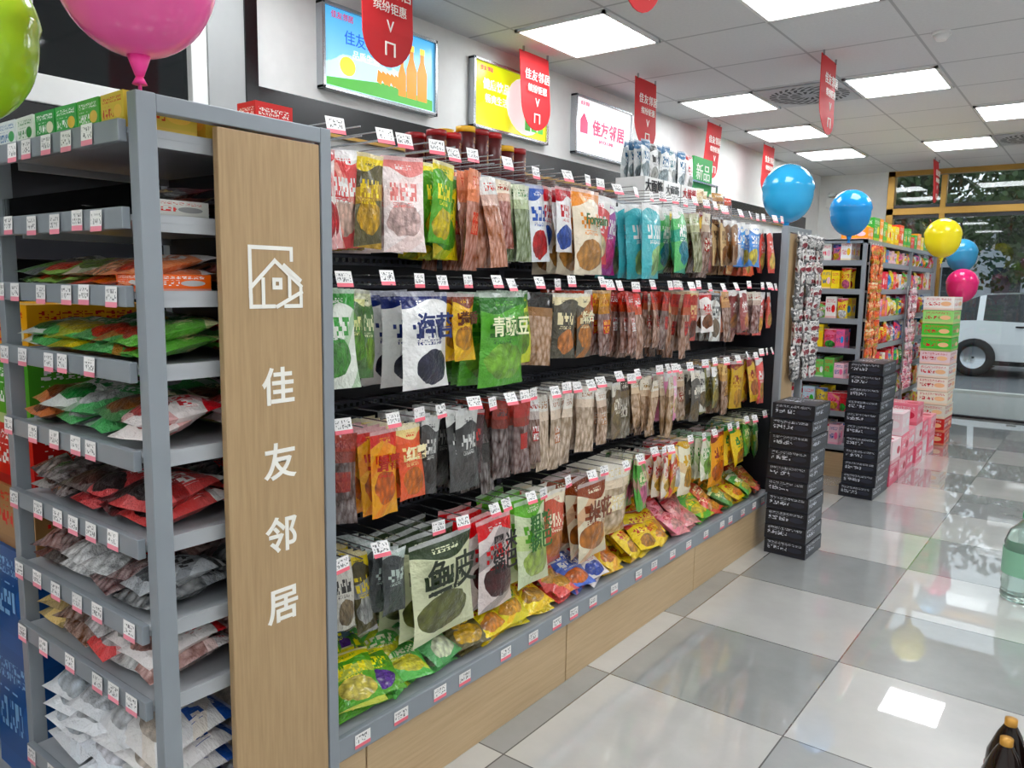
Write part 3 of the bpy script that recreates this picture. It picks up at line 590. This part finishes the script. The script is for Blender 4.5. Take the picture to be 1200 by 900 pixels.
# ------------------------------------------------------------------ second gondola
def gondola2(y0,y1,xa=-1.52,xb=-2.15):
    e=empty('grocery_gondola')
    lv=[.25,.52,.78,1.02,1.25,1.48,1.7]
    boxes('frame',[((xa-.03,y0,0),(xa,y0+.03,1.87)),((xa-.03,y0+.5,0),(xa,y0+.53,1.87)),((xa-.03,y1-.03,0),(xa,y1,1.87)),((xb,y0,0),(xb+.03,y0+.03,1.87)),((xb,y0,1.84),(xa,y0+.03,1.87)),((xa-.03,y0,1.84),(xa,y1,1.87)),((xa-.03,(y0+y1)/2+.2,0),(xa,(y0+y1)/2+.23,1.87))],GREY,e)
    bx('core',(xb+.25,y0+.45,0),(xb+.3,y1,1.85),DARK,e)
    bx('end_core',(xb+.03,y0+.43,0),(xa-.03,y0+.45,1.85),DARK,e)
    boxes('shelves',[((xb,y0+.01,z-.015),(xa-.031,y1,z)) for z in lv],LGREY,e)
    boxes('tag_rails',[((xa-.03,y0+.53,z-.03),(xa-.02,y1-.03,z+.012)) for z in lv]+[((xb+.03,y0-.002,z-.03),(xa-.03,y0+.01,z+.012)) for z in lv],GREY,e)
    boxes('kickboard',[((xa-.028,y0+.03,0),(xa-.02,y1,.2)),((xb+.03,y0+.004,0),(xa-.03,y0+.015,.2))],KICK,e)
    a=Acc()
    pal=['f05a28','f89a2c','f0d82a','e8305a','f4f0ea','f080a8','4ab84a','e0281f','3a9ad0','f8c8d4','f8c81f','ffffff']
    for li,z in enumerate(lv):
        y=y0+.6
        while y<y1-.14:
            w=R_(.08,.13); c=random.choice(pal); d=random.choice([W,'c8202a','e8d23a','2a5a9a']); g=random.choice(pal)
            hh=R_(.14,.2) if li<6 else R_(.1,.15)
            for j in range(2):
                if (li+int(c,16))%3: a.bag((xa-.05-j*.08,y+w/2,z),Y_,Z_,X_,w,hh,.06,ST(c,d,g),0,4,5)
                else: a.box((xa-.08-j*.1,y+w/2,z+hh/2),(.09,w*.95,hh),ST(c,d,g),2)
            y+=w
        x=xb+.05
        while x<xa-.12:
            w=R_(.06,.1); c=random.choice(['f4f0ea','f6c8d4','e8e8e0','e878a0','f0a03a','d83a4a','ffffff','bcd8e8','f0d83a','7ac06a']); d=random.choice(['c8202a','2a5a9a','d8305a']); hh=R_(.13,.19)
            for j in range(2):
                if random.random()<.5: a.box((x+w/2,y0+.07+j*.14,z+hh/2),(w*.95,.12,hh),ST(c,d,random.choice(pal)),2)
                else: a.bag((x+w/2,y0+.04+j*.13,z),X_,Z_,-Y_,w,hh,.05,ST(c,d,random.choice(pal)),0,4,5)
            x+=w
    y=y0+.2
    while y<y1-.2:
        w=R_(.12,.2); hh=R_(.1,.2); a.box((xa-.15,y+w/2,1.873+hh/2),(.2,w*.9,hh),ST(random.choice(['e8d23a','f0a03a','e85a28','4aa84a','f4f0ea','a8d060']),W,random.choice(pal)),2); y+=w
    boxes('top_board',[((xb,y0,1.86),(xa-.03,y1,1.872))],LGREY,e)
    a.build('shelf_stock',e)
    return e
gondola2(6.42,9.4)
strips('hanging_packet_strips',-1.49,[6.48,6.56,6.64,6.72,6.8],1.82,.95,('f0701f','f4e0b0','f8b03c'),('f8842c','c8281f','f6d060'),.08)
strips('hanging_packet_strips',-1.495,[8.0,8.12,8.24],1.5,.6,('f4c8d4','ffffff','f0c0d0'),('f8e8ec','c82a4a','e88aa8'),.09)
# wall shelving along left wall
e=empty('wall_shelving')
boxes('shelves',[((XL,-.2,z),(XL+.33,9.8,z+.02)) for z in (.1,.5,.85,1.2,1.55,1.9)],DARK,e)
boxes('dark_backing',[((XL+.001,-.2,.1),(XL+.02,9.8,1.95))],DARK,e)
a=Acc()
for z in (.12,.52,.87,1.22,1.57):
    y=-.2 if z<.9 else 1.7
    while y<9.6:
        w=R_(.1,.22); hh=R_(.18,.28)
        a.box((XL+.2,y+w/2,z+hh/2),(.2,w*.94,hh),ST(random.choice(['d8302c','e8a02c','e8d23a','4a9a3a','c8282a','8a5a3a','3a6ab0','e8e0d0']),W,random.choice(['e8b040','c83028','f4f0e0'])),2); y+=w
a.build('shelf_stock',e)
e=empty('stacked_shipping_cartons'); a=Acc()
a.box((-2.46,1.05,.2),(.34,.4,.4),ST('24568a','8ab0d0','2f66a0'),2); a.box((-2.46,1.05,.56),(.34,.4,.32),ST('24568a','8ab0d0','2f66a0'),2)
a.box((-2.46,1.06,.81),(.34,.4,.18),ST('a8845c','c8302c','8a6a48'),2); a.box((-2.46,1.06,.99),(.32,.38,.18),ST('c8302c',W,'2a2020'),2); a.box((-2.46,1.06,1.17),(.32,.38,.18),ST('5aa03a',W,'f0e8c0'),2); a.box((-2.46,1.06,1.34),(.3,.36,.16),ST('e8b02c','b02020','f0e8c0'),2)
a.build('cartons',e)
# ------------------------------------------------------------------ black drink cartons
def bstack(x0,x1,y0,y1,n,h):
    e=empty('stacked_drink_cartons'); a=Acc()
    for i in range(n):
        z=i*h; s_=R_(-.006,.006)
        a.box(((x0+x1)/2+s_,(y0+y1)/2+s_,z+h*.5),(x1-x0,y1-y0,h-.004),ST('15161c','c8ccd6','2a2c38'),2,R_(-.02,.02))
    a.build('cartons',e)
bstack(-1.455,-1.225,4.3,4.585,10,.0865)
bstack(-1.455,-1.225,5.87,6.3,11,.089)
e=empty('pink_gift_cartons'); a=Acc()
for i in range(6):
    for k in range((2,3,2,3,2,2)[i]):
        a.box((-1.34+R_(-.01,.01),6.5+i*.3,.0878+k*.1755),(.24,.28,.174),ST(random.choice(['e890a0','f4b0bc','e07a90','f8dce0']),W,random.choice(['f4f0f0','c83a5a'])),2,R_(-.03,.03))
a.build('cartons',e)
e=empty('promotional_carton_tower'); a=Acc()
cs=['c8302c','c83a34','f0e8d8','f4ecd8','f4e8d8','f0f0e8','f0d8dc','4fbe4a','56c450','a8e090','f4f0ea']
for i,c in enumerate(cs): a.box((-1.31,8.62,.065+i*.13),(.26,.4,.125),ST(c,'c83040' if i>1 else W,'f0c8a0'),2,R_(-.04,.04))
a.build('cartons',e)
# ------------------------------------------------------------------ balloons
def balloon(x,y,z,r,c,zs,name='party_balloon'):
    e=empty(name); v=[];f=[];n=40;m=26
    for j in range(m+1):
        t=math.pi*j/m; 
        for i in range(n):
            ph=2*math.pi*i/n; k=r*math.sin(t)*(1-.1*(1-math.cos(math.pi-t))*.5 if t>1.5 else 1)
            zz=math.cos(t)*r*(1.05 if t<1.57 else 1.2); v.append((x+k*math.cos(ph),y+k*math.sin(ph),z+zz))
    for j in range(m):
        for i in range(n):
            a_=j*n+i;b_=j*n+(i+1)%n; f.append((a_+n,b_+n,b_,a_))
    nm='balloon_rubber_'+c
    if nm in _mc: mt=_mc[nm]
    else:
        q=NT(nm); q.base(lin(c)); q.P(Roughness=.12,Subsurface_Weight=.3); q.b.inputs['Subsurface Radius'].default_value=(.1,.1,.1); mt=q.m; _mc[nm]=mt
    mesh('skin',v,f,mt,e,True)
    zb=z-1.2*r
    k=Acc(); k.cyl((x,y,zb-.035),.008,.04,ST(c,c,c),4,10,r2=.022*r/.15); k.cyl((x,y,zb-.05),.014,.016,ST(c,c,c),4,10,r2=.006); k.cyl((x,y,zs),.0035,zb-zs-.04,ST(c if r>.145 and y<2 else 'e8e0e0',c,c),4,6); k.build('knot_and_stick',e)
balloon(-1.515,.80,2.10,.155,'f560a8',1.852)
balloon(-1.73,.57,1.945,.14,'a8d62a',1.80)
balloon(-1.62,4.85,2.07,.155,'2fa8dc',1.875)
balloon(-1.6,6.2,2.06,.15,'1f94d8',1.85)
balloon(-1.3,8.24,1.98,.16,'f0e020',1.7)
balloon(-1.28,9.3,1.86,.15,'3a9ac8',1.6)
balloon(-1.22,9.05,1.55,.15,'e82a78',1.3)
# ------------------------------------------------------------------ emergency light
e=empty('emergency_exit_light'); bx('housing',(-3.0,YF-.06,2.5),(-2.7,YF-.01,2.62),WHITE,e,.005)
a=Acc()
for x in (-2.93,-2.77): a.cyl((x,YF-.06,2.63),.045,.05,ST('f4f4f0','ffffff','ffffff'),4)
a.build('lamps',e)
# ------------------------------------------------------------------ water bottle & dark bottles
def lathe(name,prof,c,mat,parent,n=28):
    v=[];f=[]
    for (r,z) in prof:
        for i in range(n): a_=2*math.pi*i/n; v.append((c[0]+r*math.cos(a_),c[1]+r*math.sin(a_),c[2]+z))
    for j in range(len(prof)-1):
        for i in range(n): f.append((j*n+i,j*n+(i+1)%n,(j+1)*n+(i+1)%n,(j+1)*n+i))
    return mesh(name,v,f,mat,parent,True)
PET=plain('pet_plastic','d8efe6',.08,0,0,.85)
e=empty('water_bottle'); c=(-.22,4.45,0)
lathe('body',[(0,.0),(.095,.002),(.1,.02),(.096,.05),(.1,.08),(.096,.11),(.1,.14),(.1,.24),(.096,.26),(.1,.28),(.08,.34),(.035,.39),(.03,.41)],c,PET,e)
lathe('label',[(.102,.13),(.102,.25)],c,plain('green_label','8fc8a8',.4),e); lathe('cap',[(.034,.405),(.034,.435),(0,.437)],c,plain('green_cap','2f8f5a',.4),e)
for k in range(4):
    e=empty('soda_bottle'); c=(-.12+(k%2)*.12,2.38+(k//2)*.12,0)
    lathe('body',[(0,0),(.05,.005),(.055,.03),(.055,.16),(.052,.2),(.03,.26),(.014,.29)],c,plain('dark_cola','1a0d0a',.08),e); lathe('label',[(.0565,.09),(.0565,.16)],c,plain('wine_label','8a2a20',.4),e); lathe('cap',[(.016,.285),(.016,.305),(0,.306)],c,plain('gold_cap','c8923a',.3,.3),e)
# ------------------------------------------------------------------ outside
bx('street_ground',(-30,YF+.12,-.12),(40,60,-.04),plain('asphalt','5a5d60',.6))
bx('pavement',(-30,YF+.12,-.04),(40,13.2,-.02),plain('paving','8e8f8b',.7))
bx('kerb',(-30,13.2,-.04),(40,13.35,0.02),plain('kerb_stone','c0c0ba',.7))
CARW=plain('white_car_paint','e4e6e8',.15,0,0,0,1,.6,.02); CGL=plain('car_glass','1a2024',.05)
def car(x,y,s=1,flip=1,mat=CARW):
    e=empty('parked_car'); gz=-.04
    S_=[(-2.15,.35,.62,.64,.62,.5),(-2.1,.22,.82,.84,.78,.6),(-1.95,.2,.95,1.0,.84,.62),(-1.7,.2,.98,1.28,.87,.62),(-1.35,.2,1.0,1.43,.88,.64),(-1.25,.2,1.0,1.45,.88,.64),(-.3,.2,.98,1.5,.89,.66),(-.22,.2,.98,1.5,.89,.66),(.6,.2,.96,1.44,.89,.64),(.68,.2,.96,1.42,.89,.64),(1.25,.2,.95,1.0,.88,.7),(1.9,.22,.82,.84,.84,.7),(2.15,.3,.6,.62,.7,.6)]
    v=[];f=[];mi=[]
    for (xx,zb,zt,zr,w,wt) in S_:
        ring=[(-w*.96,zb),(-w,(zb+zt)/2),(-w*.96,zt),(-wt,zr),(0,zr+.03),(wt,zr),(w*.96,zt),(w,(zb+zt)/2),(w*.96,zb)]
        for (yy,zz) in ring: v.append((x+xx*s*flip,y+yy,zz+gz))
    n=9
    for j in range(len(S_)-1):
        for i in range(n):
            i2=(i+1)%n; q_=(j*n+i,j*n+i2,(j+1)*n+i2,(j+1)*n+i); f.append(q_)
            wide=(S_[j+1][0]-S_[j][0])>.2; cab=S_[j][3]-S_[j][2]>.2 or S_[j+1][3]-S_[j+1][2]>.2
            mi.append(1 if (i in (2,5) and cab and wide) or (i in (3,4) and ((j in (2,3)) or j==9)) else 0)
    f.append(tuple(range(n))); f.append(tuple(range((len(S_)-1)*n,len(S_)*n))); mi+=[0,0]
    o=mesh('body',v,f,mat,e); o.data.materials.append(CGL); o.data.polygons.foreach_set('material_index',mi)
    for wx in (-1.35,1.35):
        for sy in (-.86,.86):
            vv=[];ff=[];nn=24
            for (r,dy) in ((.02,.0),(.2,.0),(.21,-.02),(.33,-.02),(.34,.02),(.34,.16),(.0,.16)):
                for i in range(nn): a_=2*math.pi*i/nn; vv.append((x+wx*flip+r*math.cos(a_),y+sy+(dy-.08)*(1 if sy<0 else -1),.34+gz+r*math.sin(a_)))
            for j in range(6):
                for i in range(nn): ff.append((j*nn+i,j*nn+(i+1)%nn,(j+1)*nn+(i+1)%nn,(j+1)*nn+i))
            w_=mesh('wheel',vv,ff,plain('tyre','18181a',.7),e,True); w_.data.materials.append(CHROME)
            for k in range(nn): w_.data.polygons[k].material_index=1
    boxes('tail_lights',[((x-2.14*s*flip-.02,y-.8,.75),(x-2.14*s*flip+.06,y-.55,.85)),((x-2.14*s*flip-.02,y+.55,.75),(x-2.14*s*flip+.06,y+.8,.85))],RED,e)
    boxes('door_handles_and_trim',[((x-.75,y-.895,.85),(x-.6,y-.88,.88)),((x+.2,y-.895,.85),(x+.35,y-.88,.88)),((x-1.9,y-.9,.18),(x+1.9,y-.86,.26))],BLACK,e)
car(-.55,17.0)
car(2.2,21.0,1,-1,plain('silver_car_paint','aab0b6',.2,.3,0,0,1,.5))
e=empty('roadside_fence'); L=[((-14,26,.9),(20,26.04,.95)),((-14,26,.2),(20,26.04,.25))]
x=-14
while x<20: L.append(((x,26,-.04),(x+.03,26.03,1.05))); x+=.25
boxes('rails',L,plain('fence_paint','3a3f42',.5),e)
LEAF=NT('tree_leaves'); tcn=LEAF.n('ShaderNodeTexCoord').outputs['Object']; LEAF.base(LEAF.mix(LEAF.noise(tcn,2.,3),lin('16280f'),lin('45632e'))); LEAF.P(Roughness=.6); LEAF=LEAF.m
BARK=plain('bark','4a3e34',.9)
def tree(x,y,h,r,n=2600):
    e=empty('street_tree'); v=[];f=[]
    for (x0,z0,x1,z1,r0) in ((0,-.04,0,h*.6,.14),(0,h*.45,r*.5,h*.75,.07),(0,h*.4,-r*.5,h*.7,.07),(0,h*.5,.1,h*.95,.07)):
        b=len(v)
        for (xx,zz,rr) in ((x0,z0,r0),(x1,z1,r0*.6)):
            for i in range(8): a_=i*math.pi/4; v.append((x+xx+rr*math.cos(a_),y+rr*math.sin(a_),zz))
        for i in range(8): f.append((b+i,b+(i+1)%8,b+8+(i+1)%8,b+8+i))
    mesh('trunk',v,f,BARK,e)
    v=[];f=[]; cl=[(R_(-r,r)*.7,R_(-r,r)*.7,R_(.45,1.0)*h,R_(.35,.6)*r) for _ in range(16)]
    for i in range(n):
        c=random.choice(cl); d=Vector((random.gauss(0,1),random.gauss(0,1),random.gauss(0,1))).normalized()*c[3]*R_(.6,1)
        p=Vector((x+c[0],y+c[1],c[2]))+d; u=Vector((R_(-1,1),R_(-1,1),R_(-1,1))).normalized()*R_(.08,.16); w=u.cross(Vector((R_(-1,1),R_(-1,1),R_(-1,1)))).normalized()*R_(.05,.1)
        b=len(v); v+=[tuple(p-u),tuple(p+w),tuple(p+u),tuple(p-w)]; f.append((b,b+1,b+2,b+3))
    mesh('foliage',v,f,LEAF,e)
tree(-4.6,23.6,5.6,2.0,4500); tree(-.4,23.4,5.0,2.0,5500); tree(-8.,32,6,3.2,3500); tree(5,31,6,3,3500); tree(-2.,33,5.5,3.0,5000)
e=empty('building'); bx('facade',(-20,45,-.04),(25,49,6),plain('far_facade','a8aeb4',.8),e); boxes('windows',[((-18+i*2.2,44.95,1+k*2.4),(-16.8+i*2.2,45,2.6+k*2.4)) for i in range(18) for k in range(2)],CGL,e)
# ------------------------------------------------------------------ world
w=bpy.data.worlds.new('overcast'); sc.world=w; w.use_nodes=True; nt=w.node_tree; bg=nt.nodes['Background']
sky=nt.nodes.new('ShaderNodeTexSky'); sky.sky_type='HOSEK_WILKIE'; sky.turbidity=6; sky.sun_direction=(.3,.6,.7)
mxn=nt.nodes.new('ShaderNodeMix'); mxn.data_type='RGBA'; mxn.inputs[0].default_value=.75; mxn.inputs[7].default_value=(.85,.92,1,1)
nt.links.new(sky.outputs[0],mxn.inputs[6]); nt.links.new(mxn.outputs[2],bg.inputs[0]); bg.inputs[1].default_value=1.35
# ------------------------------------------------------------------ camera
yaw=math.radians(37.3);p=math.radians(7.4);ro=math.radians(.9)
Fh=Vector((-math.sin(yaw),math.cos(yaw),0)); F=Fh*math.cos(p)-Z_*math.sin(p); U=Fh*math.sin(p)+Z_*math.cos(p); R=Vector((math.cos(yaw),math.sin(yaw),0))
R2=R*math.cos(ro)+U*math.sin(ro); U2=U*math.cos(ro)-R*math.sin(ro)
cam=bpy.data.cameras.new('camera'); co=bpy.data.objects.new('camera',cam); COL.objects.link(co)
co.matrix_world=Matrix.Translation((0,0,1.5))@Matrix((R2,U2,-F)).transposed().to_4x4()
cam.sensor_width=36; cam.lens=36*916/1200; cam.clip_start=.05; sc.camera=co
sc.view_settings.view_transform='Standard'; sc.view_settings.look='None'; sc.view_settings.exposure=.45
